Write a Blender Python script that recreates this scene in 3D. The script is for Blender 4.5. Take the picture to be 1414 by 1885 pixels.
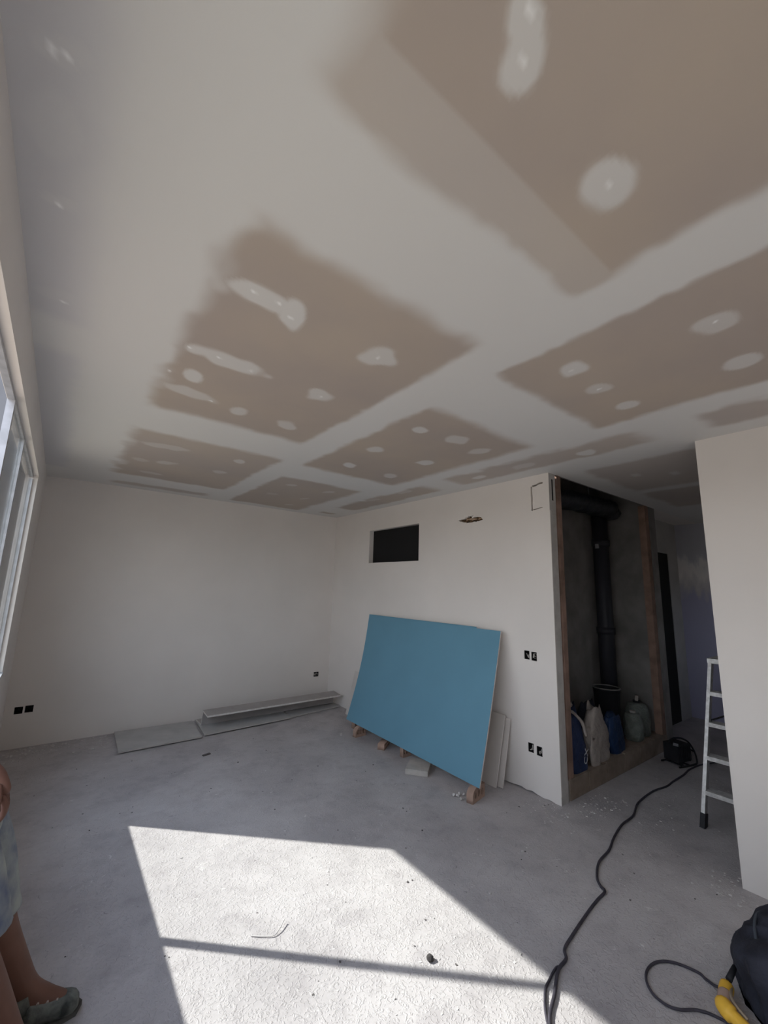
import bpy, bmesh, math, random
import numpy as np
from mathutils import Vector, Matrix
random.seed(7)
S = bpy.context.scene
for o in list(bpy.data.objects): bpy.data.objects.remove(o)

# ------------------------------------------------------------- camera
cam_d = bpy.data.cameras.new('camera'); cam = bpy.data.objects.new('camera', cam_d); S.collection.objects.link(cam)
PITCH, ROLL, YAW, F = 0.17998549, 0.03149275, 0.91735641, 768.305
cp, sp, cy, sy = math.cos(PITCH), math.sin(PITCH), math.cos(YAW), math.sin(YAW)
fw = Vector((cy*cp, sy*cp, sp)); rt = Vector((sy, -cy, 0)); up = rt.cross(fw)
r2 = rt*math.cos(ROLL)+up*math.sin(ROLL); u2 = -rt*math.sin(ROLL)+up*math.cos(ROLL)
M = Matrix.Identity(4)
for i in range(3):
    M[i][0], M[i][1], M[i][2] = r2[i], u2[i], -fw[i]
M[0][3], M[1][3], M[2][3] = -3.2322, -5.4010, 1.5748
cam.matrix_world = M
cam_d.sensor_fit = 'HORIZONTAL'; cam_d.sensor_width = 36; cam_d.lens = 36*F/1414
cam_d.clip_start = .02; S.camera = cam

# ------------------------------------------------------------- world, sun, exposure
SUN, SKY, EXPO = 8.8, 3.1, 0.12
w = bpy.data.worlds.new('sky'); S.world = w; w.use_nodes = True
nt = w.node_tree; nt.nodes.clear()
out = nt.nodes.new('ShaderNodeOutputWorld'); bg = nt.nodes.new('ShaderNodeBackground')
tc = nt.nodes.new('ShaderNodeTexCoord'); sep = nt.nodes.new('ShaderNodeSeparateXYZ')
rmp = nt.nodes.new('ShaderNodeValToRGB'); mr = nt.nodes.new('ShaderNodeMapRange')
nt.links.new(tc.outputs['Generated'], sep.inputs[0]); nt.links.new(sep.outputs['Z'], mr.inputs['Value'])
mr.inputs['From Min'].default_value = -1; mr.inputs['From Max'].default_value = 1
nt.links.new(mr.outputs[0], rmp.inputs[0])
e = rmp.color_ramp.elements
e[0].position = .40; e[0].color = (.40, .36, .32, 1)
e[1].position = .505; e[1].color = (.93, .95, 1.0, 1)
x = e.new(.49); x.color = (.48, .46, .43, 1)
x = e.new(1.0); x.color = (.55, .70, 1.0, 1)
nt.links.new(rmp.outputs[0], bg.inputs[0]); bg.inputs[1].default_value = SKY
nt.links.new(bg.outputs[0], out.inputs[0])
sd = bpy.data.lights.new('sun', 'SUN'); sun = bpy.data.objects.new('sun', sd); S.collection.objects.link(sun)
sd.energy = SUN; sd.angle = math.radians(.6); sd.color = (1, .97, .92)
sun.rotation_mode = 'QUATERNION'
sun.rotation_quaternion = Vector((1, -.93, -1.106)).to_track_quat('-Z', 'Y')
sun.location = (-8, 3, 6)
S.view_settings.view_transform = 'Standard'; S.view_settings.look = 'None'
S.view_settings.exposure = EXPO; S.view_settings.gamma = 1
S.view_settings.use_curve_mapping = False
S.cycles.use_denoising = True; S.cycles.max_bounces = 12; S.cycles.diffuse_bounces = 8
S.cycles.sample_clamp_indirect = 6

# ------------------------------------------------------------- materials
def mat(name, col, rough=.8, var=0, vscale=8, bump=0, bscale=60, metal=0, col2=None, dist=.003, spec=.3):
    m = bpy.data.materials.new(name); m.use_nodes = True
    t = m.node_tree; b = t.nodes['Principled BSDF']
    b.inputs['Roughness'].default_value = rough; b.inputs['Metallic'].default_value = metal
    b.inputs['Specular IOR Level'].default_value = spec
    tcn = t.nodes.new('ShaderNodeTexCoord')
    if var or col2:
        n = t.nodes.new('ShaderNodeTexNoise'); n.inputs['Scale'].default_value = vscale; n.inputs['Detail'].default_value = 6
        t.links.new(tcn.outputs['Object'], n.inputs['Vector'])
        r = t.nodes.new('ShaderNodeValToRGB')
        c2 = col2 or tuple(c*(1-var) for c in col)
        r.color_ramp.elements[0].position = .35; r.color_ramp.elements[1].position = .65
        r.color_ramp.elements[0].color = (*c2, 1); r.color_ramp.elements[1].color = (*col, 1)
        t.links.new(n.outputs[0], r.inputs[0]); t.links.new(r.outputs[0], b.inputs['Base Color'])
    else:
        b.inputs['Base Color'].default_value = (*col, 1)
    if bump:
        n2 = t.nodes.new('ShaderNodeTexNoise'); n2.inputs['Scale'].default_value = bscale; n2.inputs['Detail'].default_value = 4
        t.links.new(tcn.outputs['Object'], n2.inputs['Vector'])
        bp = t.nodes.new('ShaderNodeBump'); bp.inputs['Strength'].default_value = bump; bp.inputs['Distance'].default_value = dist
        t.links.new(n2.outputs[0], bp.inputs['Height']); t.links.new(bp.outputs[0], b.inputs['Normal'])
    return m
MW = mat('wall_plaster', (.765, .725, .695), .9, .05, 1.6, .25, 35, dist=.002)
ME = mat('raw_plaster_edge', (.58, .56, .54), .9, .2, 9, .4, 60)
MEND = mat('blue_grey_paint', (.42, .42, .54), .2, .1, 3, .8, 9, dist=.012, spec=.8)
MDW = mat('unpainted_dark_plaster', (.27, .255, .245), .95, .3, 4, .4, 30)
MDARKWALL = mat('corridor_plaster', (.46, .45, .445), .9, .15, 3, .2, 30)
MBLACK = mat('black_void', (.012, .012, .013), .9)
MBLUE = mat('blue_board_paper', (.135, .30, .41), .75, .06, 2.2, .1, 90)
MWHITEB = mat('white_board_paper', (.62, .58, .55), .85, .08, 4, .1, 90)
MGYP = mat('gypsum_core', (.72, .69, .66), .95, .12, 40, .3, 80)
MWOOD = mat('timber', (.33, .215, .17), .8, 0, 7, .3, 50, col2=(.20, .13, .10))
MTERRA = mat('fired_clay', (.42, .29, .23), .9, .2, 20, .4, 90)
MBRICKD = mat('dusty_brick', (.33, .26, .21), .95, .3, 9, .5, 40)
MMORTAR = mat('dusty_block', (.5, .47, .44), .95, .15, 16, .4, 60)
MALU = mat('aluminium', (.50, .51, .54), .45, .2, 20, metal=.55)
MDUSTALU = mat('paint_spotted_aluminium', (.70, .69, .68), .5, 0, 35, metal=.3, col2=(.50, .49, .48))
MDUCT = mat('dark_foil_insulation', (.03, .032, .04), .45, .3, 12, .8, 9, dist=.02)
MPVC = mat('dark_pvc', (.035, .035, .045), .5)
MCABLE = mat('dusty_rubber_cable', (.055, .05, .065), .7, .3, 30)
MRUB = mat('black_rubber', (.018, .018, .022), .6, .3, 20)
MDKCLOTH = mat('dark_cloth', (.035, .038, .055), .85, 0, 9, .6, 18, col2=(.016, .017, .025), dist=.02)
MYEL = mat('yellow_plastic', (.85, .50, .06), .45, .08, 30)
MTAN = mat('tan_plastic', (.42, .30, .25), .6)
MSACKB = mat('blue_sack_paper', (.03, .05, .125), .6, .3, 12, .8, 14, dist=.02)
MSACKW = mat('white_sack_paper', (.42, .37, .34), .8, .2, 9, .9, 12, dist=.03)
MBAG = mat('blue_plastic_bag', (.02, .045, .12), .4, .3, 12, .9, 12, dist=.03)
MFILM = mat('cloudy_film', (.20, .22, .20), .3, .3, 14, 1, 16, dist=.03)
MSKIN = mat('tanned_skin', (.18, .09, .066), .6, .15, 12, .15, 60)
MDENIM = mat('plaster_stained_denim', (.36, .39, .38), .9, 0, 8, .7, 12, col2=(.12, .145, .23), dist=.015)
MSHIRT = mat('grey_shirt', (.25, .25, .26), .9, .1, 9, .4, 12)
MHAIR = mat('dark_hair', (.03, .02, .015), .7, .3, 50, .8, 90)
MSHOE = mat('worn_shoe', (.035, .04, .038), .8, 0, 22, .8, 30, col2=(.17, .18, .165), dist=.008)
MSOLE = mat('shoe_sole', (.09, .09, .085), .8)
MFOIL = mat('torn_foil_and_foam', (.20, .12, .06), .6, 0, 30, .6, 40, col2=(.012, .01, .009))
MPRINT = mat('sack_print', (.6, .62, .66), .7)
MEXT = mat('exterior_render', (.15, .15, .155), .9, .1, 4, .3, 40)
MCHIP = mat('plaster_chips', (.62, .60, .59), .95, .2, 30)
MDIRT = mat('dark_crumbs', (.12, .11, .11), .95)

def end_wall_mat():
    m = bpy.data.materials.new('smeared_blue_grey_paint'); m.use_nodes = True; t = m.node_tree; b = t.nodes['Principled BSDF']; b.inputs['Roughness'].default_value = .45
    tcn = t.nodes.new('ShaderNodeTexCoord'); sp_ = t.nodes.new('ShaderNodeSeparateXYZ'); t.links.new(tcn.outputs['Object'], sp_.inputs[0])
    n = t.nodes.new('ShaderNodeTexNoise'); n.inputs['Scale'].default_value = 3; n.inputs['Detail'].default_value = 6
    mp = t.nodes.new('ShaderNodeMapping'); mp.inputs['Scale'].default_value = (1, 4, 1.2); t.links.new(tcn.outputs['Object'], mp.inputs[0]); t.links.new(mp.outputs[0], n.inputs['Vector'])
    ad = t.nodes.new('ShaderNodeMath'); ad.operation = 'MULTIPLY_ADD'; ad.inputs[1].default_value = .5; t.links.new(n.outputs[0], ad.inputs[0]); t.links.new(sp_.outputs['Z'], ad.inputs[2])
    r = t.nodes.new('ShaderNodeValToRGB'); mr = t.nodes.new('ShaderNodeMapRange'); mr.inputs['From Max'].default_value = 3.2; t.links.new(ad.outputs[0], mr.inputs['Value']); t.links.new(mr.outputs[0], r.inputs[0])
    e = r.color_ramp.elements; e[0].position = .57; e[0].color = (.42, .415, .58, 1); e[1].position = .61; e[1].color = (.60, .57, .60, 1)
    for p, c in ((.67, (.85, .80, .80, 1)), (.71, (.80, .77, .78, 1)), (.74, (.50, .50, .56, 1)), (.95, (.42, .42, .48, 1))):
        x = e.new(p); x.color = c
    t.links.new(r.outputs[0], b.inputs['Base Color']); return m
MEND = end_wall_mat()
# floor
def floor_mat():
    m = bpy.data.materials.new('dusty_screed'); m.use_nodes = True; t = m.node_tree; b = t.nodes['Principled BSDF']
    b.inputs['Roughness'].default_value = .92; b.inputs['Specular IOR Level'].default_value = .15
    tcn = t.nodes.new('ShaderNodeTexCoord')
    def noise(sc, det=6, rough=.6, dist=0):
        n = t.nodes.new('ShaderNodeTexNoise'); n.inputs['Scale'].default_value = sc; n.inputs['Detail'].default_value = det
        n.inputs['Roughness'].default_value = rough; n.inputs['Distortion'].default_value = dist
        t.links.new(tcn.outputs['Object'], n.inputs['Vector']); return n
    def ramp(n, a, ca, b_, cb):
        r = t.nodes.new('ShaderNodeValToRGB'); e = r.color_ramp.elements
        e[0].position = a; e[0].color = (*ca, 1); e[1].position = b_; e[1].color = (*cb, 1)
        t.links.new(n.outputs[0], r.inputs[0]); return r
    def mix(a, b_, mode, fac):
        x = t.nodes.new('ShaderNodeMixRGB'); x.blend_type = mode; x.inputs[0].default_value = fac
        t.links.new(a.outputs[0], x.inputs[1]); t.links.new(b_.outputs[0], x.inputs[2]); return x
    base = ramp(noise(1.3, 5), .32, (.40, .378, .385), .68, (.55, .525, .53))
    dark = ramp(noise(5.5, 8, .7, .15), .30, (.74, .725, .735), .52, (1, 1, 1))
    spot = ramp(noise(26, 5, .6, 1.2), .27, (.55, .54, .55), .35, (1, 1, 1))
    a = mix(base, dark, 'MULTIPLY', .7); a = mix(a, spot, 'MULTIPLY', .7)
    white = t.nodes.new('ShaderNodeMixRGB'); white.inputs[2].default_value = (.72, .71, .70, 1)
    wm = ramp(noise(17, 6, .6, 1.5), .66, (0, 0, 0), .74, (.75, .75, .75))
    t.links.new(wm.outputs[0], white.inputs[0]); t.links.new(a.outputs[0], white.inputs[1])
    t.links.new(white.outputs[0], b.inputs['Base Color'])
    # relief: squiggly trowel crumbs + pits
    n1 = noise(46, 3, .5, 1.6); r1 = ramp(n1, .50, (0, 0, 0), .62, (1, 1, 1))
    n2 = noise(7, 6, .6, .5)
    ad = t.nodes.new('ShaderNodeMath'); ad.operation = 'MULTIPLY_ADD'; ad.inputs[1].default_value = .55
    t.links.new(r1.outputs[0], ad.inputs[0]); t.links.new(n2.outputs[0], ad.inputs[2])
    bp = t.nodes.new('ShaderNodeBump'); bp.inputs['Strength'].default_value = .55; bp.inputs['Distance'].default_value = .006
    t.links.new(ad.outputs[0], bp.inputs['Height']); t.links.new(bp.outputs[0], b.inputs['Normal'])
    return m
MFLOOR = floor_mat()

def ceil_mat():
    m = bpy.data.materials.new('taped_and_filled_plasterboard'); m.use_nodes = True; t = m.node_tree; b = t.nodes['Principled BSDF']
    b.inputs['Roughness'].default_value = .92; b.inputs['Specular IOR Level'].default_value = .2
    at = t.nodes.new('ShaderNodeVertexColor'); at.layer_name = 'coat'
    s = t.nodes.new('ShaderNodeSeparateColor'); t.links.new(at.outputs[0], s.inputs[0])
    tcn = t.nodes.new('ShaderNodeTexCoord')
    n = t.nodes.new('ShaderNodeTexNoise'); n.inputs['Scale'].default_value = 1.5; n.inputs['Detail'].default_value = 4
    t.links.new(tcn.outputs['Object'], n.inputs['Vector'])
    r = t.nodes.new('ShaderNodeValToRGB'); r.color_ramp.elements[0].position = .3; r.color_ramp.elements[1].position = .7
    r.color_ramp.elements[0].color = (.435, .375, .338, 1); r.color_ramp.elements[1].color = (.50, .425, .355, 1)
    t.links.new(n.outputs[0], r.inputs[0])
    mg = t.nodes.new('ShaderNodeMixRGB'); mg.inputs[2].default_value = (.63, .62, .63, 1)   # grey faced board
    t.links.new(s.outputs[2], mg.inputs[0]); t.links.new(r.outputs[0], mg.inputs[1])
    mx = t.nodes.new('ShaderNodeMixRGB'); mx.inputs[2].default_value = (.70, .69, .675, 1)
    t.links.new(s.outputs[0], mx.inputs[0]); t.links.new(mg.outputs[0], mx.inputs[1])
    mw = t.nodes.new('ShaderNodeMixRGB'); mw.inputs[2].default_value = (.92, .92, .92, 1)
    t.links.new(s.outputs[1], mw.inputs[0]); t.links.new(mx.outputs[0], mw.inputs[1])
    t.links.new(mw.outputs[0], b.inputs['Base Color'])
    n2 = t.nodes.new('ShaderNodeTexNoise'); n2.inputs['Scale'].default_value = 250
    t.links.new(tcn.outputs['Object'], n2.inputs['Vector'])
    bp = t.nodes.new('ShaderNodeBump'); bp.inputs['Strength'].default_value = .12; bp.inputs['Distance'].default_value = .001
    t.links.new(n2.outputs[0], bp.inputs['Height']); t.links.new(bp.outputs[0], b.inputs['Normal'])
    return m
MCEIL = ceil_mat()

def glass_mat():
    m = bpy.data.materials.new('window_glass'); m.use_nodes = True; t = m.node_tree; t.nodes.clear()
    o = t.nodes.new('ShaderNodeOutputMaterial'); mx = t.nodes.new('ShaderNodeMixShader')
    tr = t.nodes.new('ShaderNodeBsdfTransparent'); tr.inputs[0].default_value = (.95, .97, .96, 1)
    gl = t.nodes.new('ShaderNodeBsdfGlossy'); gl.inputs['Roughness'].default_value = .02
    fr = t.nodes.new('ShaderNodeFresnel'); fr.inputs[0].default_value = 1.5
    ge = t.nodes.new('ShaderNodeNewGeometry'); mi = t.nodes.new('ShaderNodeMapRange'); mi.inputs['To Min'].default_value = 1.5; mi.inputs['To Max'].default_value = 1/1.5
    t.links.new(ge.outputs['Backfacing'], mi.inputs['Value']); t.links.new(mi.outputs[0], fr.inputs[0])
    t.links.new(fr.outputs[0], mx.inputs[0]); t.links.new(tr.outputs[0], mx.inputs[1]); t.links.new(gl.outputs[0], mx.inputs[2])
    t.links.new(mx.outputs[0], o.inputs[0]); return m
MGLASS = glass_mat()

# ------------------------------------------------------------- helpers
def link(name, me, m, parent=None):
    o = bpy.data.objects.new(name, me); S.collection.objects.link(o)
    if m and not me.materials: me.materials.append(m)
    if parent: o.parent = parent
    return o
def obj(name, bm, m, parent=None, smooth=False, bevel=0):
    if bevel:
        bmesh.ops.bevel(bm, geom=[e for e in bm.edges if len(e.link_faces) == 2 and e.calc_face_angle(0) > .6], offset=bevel, segments=2, affect='EDGES', profile=.7)
    bmesh.ops.recalc_face_normals(bm, faces=bm.faces)
    me = bpy.data.meshes.new(name); bm.to_mesh(me); bm.free()
    if smooth:
        for p in me.polygons: p.use_smooth = True
    return link(name, me, m, parent)
def tag(o, label=None, cat=None, group=None, kind=None):
    if label: o['label'] = label
    if cat: o['category'] = cat
    if group: o['group'] = group
    if kind: o['kind'] = kind
    return o
def thing(name, label, cat, loc=(0, 0, 0), rz=0, group=None):
    o = bpy.data.objects.new(name, None); S.collection.objects.link(o); o.location = loc; o.rotation_euler = (0, 0, rz)
    o.empty_display_size = .1
    return tag(o, label, cat, group)
def box(bm, x0, x1, y0, y1, z0, z1, M=None):
    vs = [bm.verts.new((x, y, z)) for x in (x0, x1) for y in (y0, y1) for z in (z0, z1)]
    for f in ((0, 1, 3, 2), (4, 6, 7, 5), (0, 4, 5, 1), (2, 3, 7, 6), (0, 2, 6, 4), (1, 5, 7, 3)):
        bm.faces.new([vs[i] for i in f])
    if M is not None: bmesh.ops.transform(bm, matrix=M, verts=vs)
    return vs
def bx(*a, M=None):
    bm = bmesh.new(); box(bm, *a, M=M); return bm
def hexa(bm, b4, t4):
    v = [bm.verts.new(p) for p in list(b4)+list(t4)]
    for f in ((3, 2, 1, 0), (4, 5, 6, 7), (0, 1, 5, 4), (1, 2, 6, 5), (2, 3, 7, 6), (3, 0, 4, 7)): bm.faces.new([v[i] for i in f])
def bar(bm, a, b, wx, wy, ref=(0, 1, 0)):
    a, b = Vector(a), Vector(b); d = (b-a).normalized(); s = d.cross(Vector(ref)).normalized(); t = s.cross(d)
    q = [(-wx, -wy), (wx, -wy), (wx, wy), (-wx, wy)]
    hexa(bm, [a+s*i/2+t*j/2 for i, j in q], [b+s*i/2+t*j/2 for i, j in q])
def spline(pts, n=8, closed=False):
    P = [Vector(p) for p in pts]; o = []
    N = len(P)
    for i in range(N-1):
        p0, p1, p2, p3 = P[max(i-1, 0)], P[i], P[i+1], P[min(i+2, N-1)]
        for k in range(n):
            t = k/n
            o.append(.5*((2*p1)+(p2-p0)*t+(2*p0-5*p1+4*p2-p3)*t*t+(3*p1-p0-3*p2+p3)*t**3))
    o.append(P[-1]); return o
def tube(bm, pts, r, seg=8, rad=None, cap=True, ell=None):
    P = [Vector(p) for p in pts]; rings = []; prev = None
    for i, p in enumerate(P):
        d = (P[min(i+1, len(P)-1)]-P[max(i-1, 0)]).normalized()
        if prev is None:
            a = d.orthogonal().normalized() if ell is None else (Vector(ell)-d*d.dot(Vector(ell))).normalized()
        else: a = (prev-d*prev.dot(d)).normalized()
        prev = a; b = d.cross(a); rr = rad[i] if rad else r
        ra, rb = rr if isinstance(rr, tuple) else (rr, rr)
        rings.append([bm.verts.new(p+a*ra*math.cos(2*math.pi*k/seg)+b*rb*math.sin(2*math.pi*k/seg)) for k in range(seg)])
    for i in range(len(rings)-1):
        for k in range(seg):
            bm.faces.new((rings[i][k], rings[i][(k+1) % seg], rings[i+1][(k+1) % seg], rings[i+1][k]))
    if cap: bm.faces.new(rings[0][::-1]); bm.faces.new(rings[-1])
    return rings
def lathe(bm, prof, seg=24, c=(0, 0, 0)):
    rings = []
    for r, z in prof:
        rings.append([bm.verts.new((c[0]+r*math.cos(2*math.pi*k/seg), c[1]+r*math.sin(2*math.pi*k/seg), c[2]+z)) for k in range(seg)])
    for i in range(len(rings)-1):
        for k in range(seg):
            bm.faces.new((rings[i][k], rings[i][(k+1) % seg], rings[i+1][(k+1) % seg], rings[i+1][k]))
    bm.faces.new(rings[0][::-1]); bm.faces.new(rings[-1])
def prism(bm, poly, axis, a0, a1):
    """poly = list of 2D points in the two other axes (cyclic order), extruded along axis."""
    def pt(p, a):
        return {0: (a, p[0], p[1]), 1: (p[0], a, p[1]), 2: (p[0], p[1], a)}[axis]
    A = [bm.verts.new(pt(p, a0)) for p in poly]; B = [bm.verts.new(pt(p, a1)) for p in poly]
    n = len(poly); bm.faces.new(A); bm.faces.new(B[::-1])
    for i in range(n): bm.faces.new((A[i], B[i], B[(i+1) % n], A[(i+1) % n]))
def struct(name, bm, m, **k):
    return tag(obj(name, bm, m, **k), kind='structure')
def holed(name, outline, holes, thick, M, m, parent=None):
    """flat slab with holes: 2D outline (u,v), extruded +w by thick, placed by M."""
    cu = bpy.data.curves.new(name, 'CURVE'); cu.dimensions = '2D'; cu.fill_mode = 'BOTH'; cu.extrude = thick/2
    for pl in [outline]+holes:
        s = cu.splines.new('POLY'); s.points.add(len(pl)-1); s.use_cyclic_u = True
        for i, p in enumerate(pl): s.points[i].co = (p[0], p[1], 0, 1)
    co = bpy.data.objects.new(name, cu); S.collection.objects.link(co)
    dg = bpy.context.evaluated_depsgraph_get(); dg.update()
    me = bpy.data.meshes.new_from_object(co.evaluated_get(dg))
    bpy.data.objects.remove(co); bpy.data.curves.remove(cu)
    me.materials.clear()
    me.transform(M @ Matrix.Translation((0, 0, thick/2)))
    me.name = name
    return link(name, me, m, parent)
def rect(u0, u1, v0, v1): return [(u0, v0), (u1, v0), (u1, v1), (u0, v1)]
def ragged(pts, amp, n=4):
    o = []
    for i in range(len(pts)):
        a, b = Vector(pts[i]), Vector(pts[(i+1) % len(pts)])
        for k in range(n):
            p = a.lerp(b, k/n); o.append((p.x+random.uniform(-amp, amp), p.y+random.uniform(-amp, amp)))
    return o

H = 2.6; XL = -3.455; YE = -3.495; YR = -4.555; YBK = -7.0
# ============================================================= SETTING
# floor
bm = bmesh.new(); bmesh.ops.create_grid(bm, x_segments=60, y_segments=60, size=1)
for v in bm.verts: v.co = Vector((XL-.1+(v.co.x+1)/2*(-XL+.1+.1), YBK+(v.co.y+1)/2*(-YBK), 0))
struct('floor', bm, MFLOOR)
bm = bmesh.new(); box(bm, .1, 3.85, -5.6, -2.9, -.05, 0); struct('floor', bm, MFLOOR)
bm = bmesh.new(); box(bm, XL-.1, .1, YBK, 0, -.15, -.005)
struct('floor', bm, MMORTAR)

# wall at the far end (plane y = 0)
MA = Matrix(((1, 0, 0, 0), (0, 0, -1, .10), (0, 1, 0, 0), (0, 0, 0, 1)))      # u->x, v->z, w-> -y from .10
sockA = [(-3.352, .335, .062, .062), (-3.275, .339, .062, .062), (-.199, .364, .075, .062)]
struct_wa = tag(holed('wall_back', rect(XL-.1, .1, 0, H), [rect(x-w/2, x+w/2, z-h/2, z+h/2) for x, z, w, h in sockA], .10, MA, MW), kind='structure')

# wall with the blue sheets (plane x = 0), left part and the part in front of the corridor
MB = Matrix(((0, 0, 1, 0), (1, 0, 0, 0), (0, 1, 0, 0), (0, 0, 0, 1)))          # u->y, v->z, w-> +x
sockB = [(-3.232, 1.055, .05, .07), (-3.300, 1.052, .05, .07), (-3.245, .335, .05, .07), (-3.322, .330, .05, .07)]
niche = (-1.855, -.883, 1.893, 2.322)
tear = ragged([(-2.44, 2.292), (-2.52, 2.30), (-2.60, 2.318), (-2.66, 2.325), (-2.64, 2.300), (-2.70, 2.305), (-2.775, 2.284), (-2.775, 2.262), (-2.70, 2.254), (-2.60, 2.248), (-2.52, 2.268)], .006, 4)
gr_v = ragged([(-3.318, 2.285), (-3.333, 2.285), (-3.335, 2.50), (-3.318, 2.505)], .003, 6)
gr_t = ragged([(-3.34, 2.497), (-3.44, 2.515), (-3.435, 2.53), (-3.33, 2.510)], .003, 5)
gr_b = ragged([(-3.34, 2.288), (-3.43, 2.30), (-3.43, 2.305), (-3.34, 2.296)], .002, 5)
# underside of the wall is chipped and does not quite reach the floor
foot = [(-3.445, .0)] + [(-3.445+i*.05, random.choice((.0, .006, .012, .016))) for i in range(1, 20)] + [(-2.4, 0)]
outl = foot + [(0, 0), (0, H), (-3.445, H)]
tag(holed('wall_right', outl, [rect(y-w/2, y+w/2, z-h/2, z+h/2) for y, z, w, h in sockB]+[rect(niche[0], niche[1], niche[2], niche[3]), tear, gr_v, gr_t, gr_b], .10, MB, MW), kind='structure')
bm = bx(0, .12, YBK, YR, 0, H); struct('wall_right', bm, MW, bevel=.003)
# end trim of the first part, with the slot at its top
MT = Matrix(((1, 0, 0, 0), (0, 0, -1, -3.445), (0, 1, 0, 0), (0, 0, 0, 1)))
tag(holed('trim_1', rect(0, .1, 0, H), [rect(.042, .066, 2.36, 2.55), ragged([(.035, 2.27), (.045, 2.28), (.06, 2.22), (.05, 2.22)], .002, 2), rect(.055, .062, 2.13, 2.14)], .05, MT, ME), kind='structure')
bm = bmesh.new(); box(bm, -.002, .008, YE-.0015, YE+.02, .06, H-.33); struct('trim_2', bm, MW)
struct('trim_2', bx(-.0015, .0, YE, -3.44, 0, H), MW)
struct('slot_shade_plate', bx(.0425, .0655, -3.4935, -3.446, 2.361, 2.549), MBLACK)  # black plate just behind the face, painting the shade inside the slot
struct('groove_shade_backing', bx(.1005, .13, -3.44, -3.28, 2.2, 2.6), MBLACK)        # black backing that paints in the shade behind the wall grooves
# left wall: sill wall, strip beside the window, lintel
YJ, YW2, ZS, ZH, XO = -1.19, -6.2, .885, 2.36, XL-.062
struct('wall_left', bx(XO, XL, YJ, 0, 0, H), MW)
struct('wall_left', bx(XO, XL, YW2, YJ, 0, ZS), MW)
struct('wall_left', bx(XO, XL, YW2, YJ, ZH, H), MW)
struct('wall_left', bx(XO, XL, YBK, YW2, 0, H), MW)
struct('wall_front', bx(XL-.1, .1, YBK-.1, YBK, 0, H), MW)
# window
win = tag(bpy.data.objects.new('window_1', None), kind='structure'); S.collection.objects.link(win); win.location = (0, 0, 0)
XF = -3.497
bm = bmesh.new()
box(bm, XF-.012, XF+.012, YW2+.001, YJ-.001, ZH-.018, ZH-.001); box(bm, XF-.012, XF+.012, YW2+.001, YJ-.001, ZS+.001, ZS+.012)
box(bm, XF-.012, XF+.012, YJ-.018, YJ-.001, ZS+.02, ZH-.03); box(bm, XF-.012, XF+.012, YW2+.001, YW2+.03, ZS+.02, ZH-.03)
obj('window_frame', bm, MALU, win)
for y in (-2.325, -3.0, -4.1, -5.2):
    obj('mullion', bx(XF-.014, XF+.014, y-.018, y+.018, ZS+.012, ZH-.018), MALU, win)
for a, b in ((YJ-.018, -2.307), (-2.343, -2.982), (-4.117, -5.183), (-5.217, YW2+.03)):
    obj('pane', bx(XF-.003, XF+.003, b, a, ZS+.012, ZH-.018), MGLASS, win)
obj('window_sill', bx(XL-.06, XL+.006, YW2, YJ, ZS-.010, ZS+.002), MALU, win)
struct('wall_exterior_added', bx(-4.6, XO, 0, .12, -1, 5.6), MEXT)  # fin wall added outside to dim the bright sky behind the panes
# white metal bead round the window head
struct('trim_3', bx(XL-.002, XL+.003, YW2, YJ, ZH-.004, ZH+.006), MW)

# corridor
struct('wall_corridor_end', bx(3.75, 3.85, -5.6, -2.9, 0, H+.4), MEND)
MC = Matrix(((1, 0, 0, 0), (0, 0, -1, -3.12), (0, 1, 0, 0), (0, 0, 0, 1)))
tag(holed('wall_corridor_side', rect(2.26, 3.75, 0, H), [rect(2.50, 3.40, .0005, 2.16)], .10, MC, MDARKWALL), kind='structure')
struct('doorway_shade_panel', bx(2.501, 3.399, -3.213, -3.17, .002, 2.159), MBLACK)  # flush black panel standing in for the darkness inside the doorway
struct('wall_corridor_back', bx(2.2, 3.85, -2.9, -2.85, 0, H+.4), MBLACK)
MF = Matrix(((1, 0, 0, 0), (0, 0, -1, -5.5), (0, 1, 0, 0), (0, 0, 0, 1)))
tag(holed('wall_corridor_front', rect(.12, 3.75, 0, H), [rect(2.75, 3.25, 1.1, 1.9)], .10, MF, MDARKWALL), kind='structure')  # hole cut for the added daylight window
w2 = tag(bpy.data.objects.new('window_2_added', None), kind='structure'); S.collection.objects.link(w2)  # invented window out of view, added to bring daylight into the corridor
obj('pane', bx(2.751, 3.249, -5.56, -5.553, 1.101, 1.899), MGLASS, w2)
for a_ in (bx(2.751, 2.78, -5.575, -5.54, 1.101, 1.899), bx(3.22, 3.249, -5.575, -5.54, 1.101, 1.899), bx(2.751, 3.249, -5.575, -5.54, 1.101, 1.13), bx(2.751, 3.249, -5.575, -5.54, 1.87, 1.899)): obj('window_frame', a_, MALU, w2)
# closet
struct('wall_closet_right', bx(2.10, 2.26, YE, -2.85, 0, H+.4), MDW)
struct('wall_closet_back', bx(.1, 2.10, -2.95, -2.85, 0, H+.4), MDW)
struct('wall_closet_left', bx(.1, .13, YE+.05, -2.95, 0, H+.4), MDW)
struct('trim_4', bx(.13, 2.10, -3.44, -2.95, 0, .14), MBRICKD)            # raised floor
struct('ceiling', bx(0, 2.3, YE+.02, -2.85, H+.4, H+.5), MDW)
struct('wall_closet_front', bx(0, 2.3, YE-.012, YE+.02, H+.001, H+.5), MDW)
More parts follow.
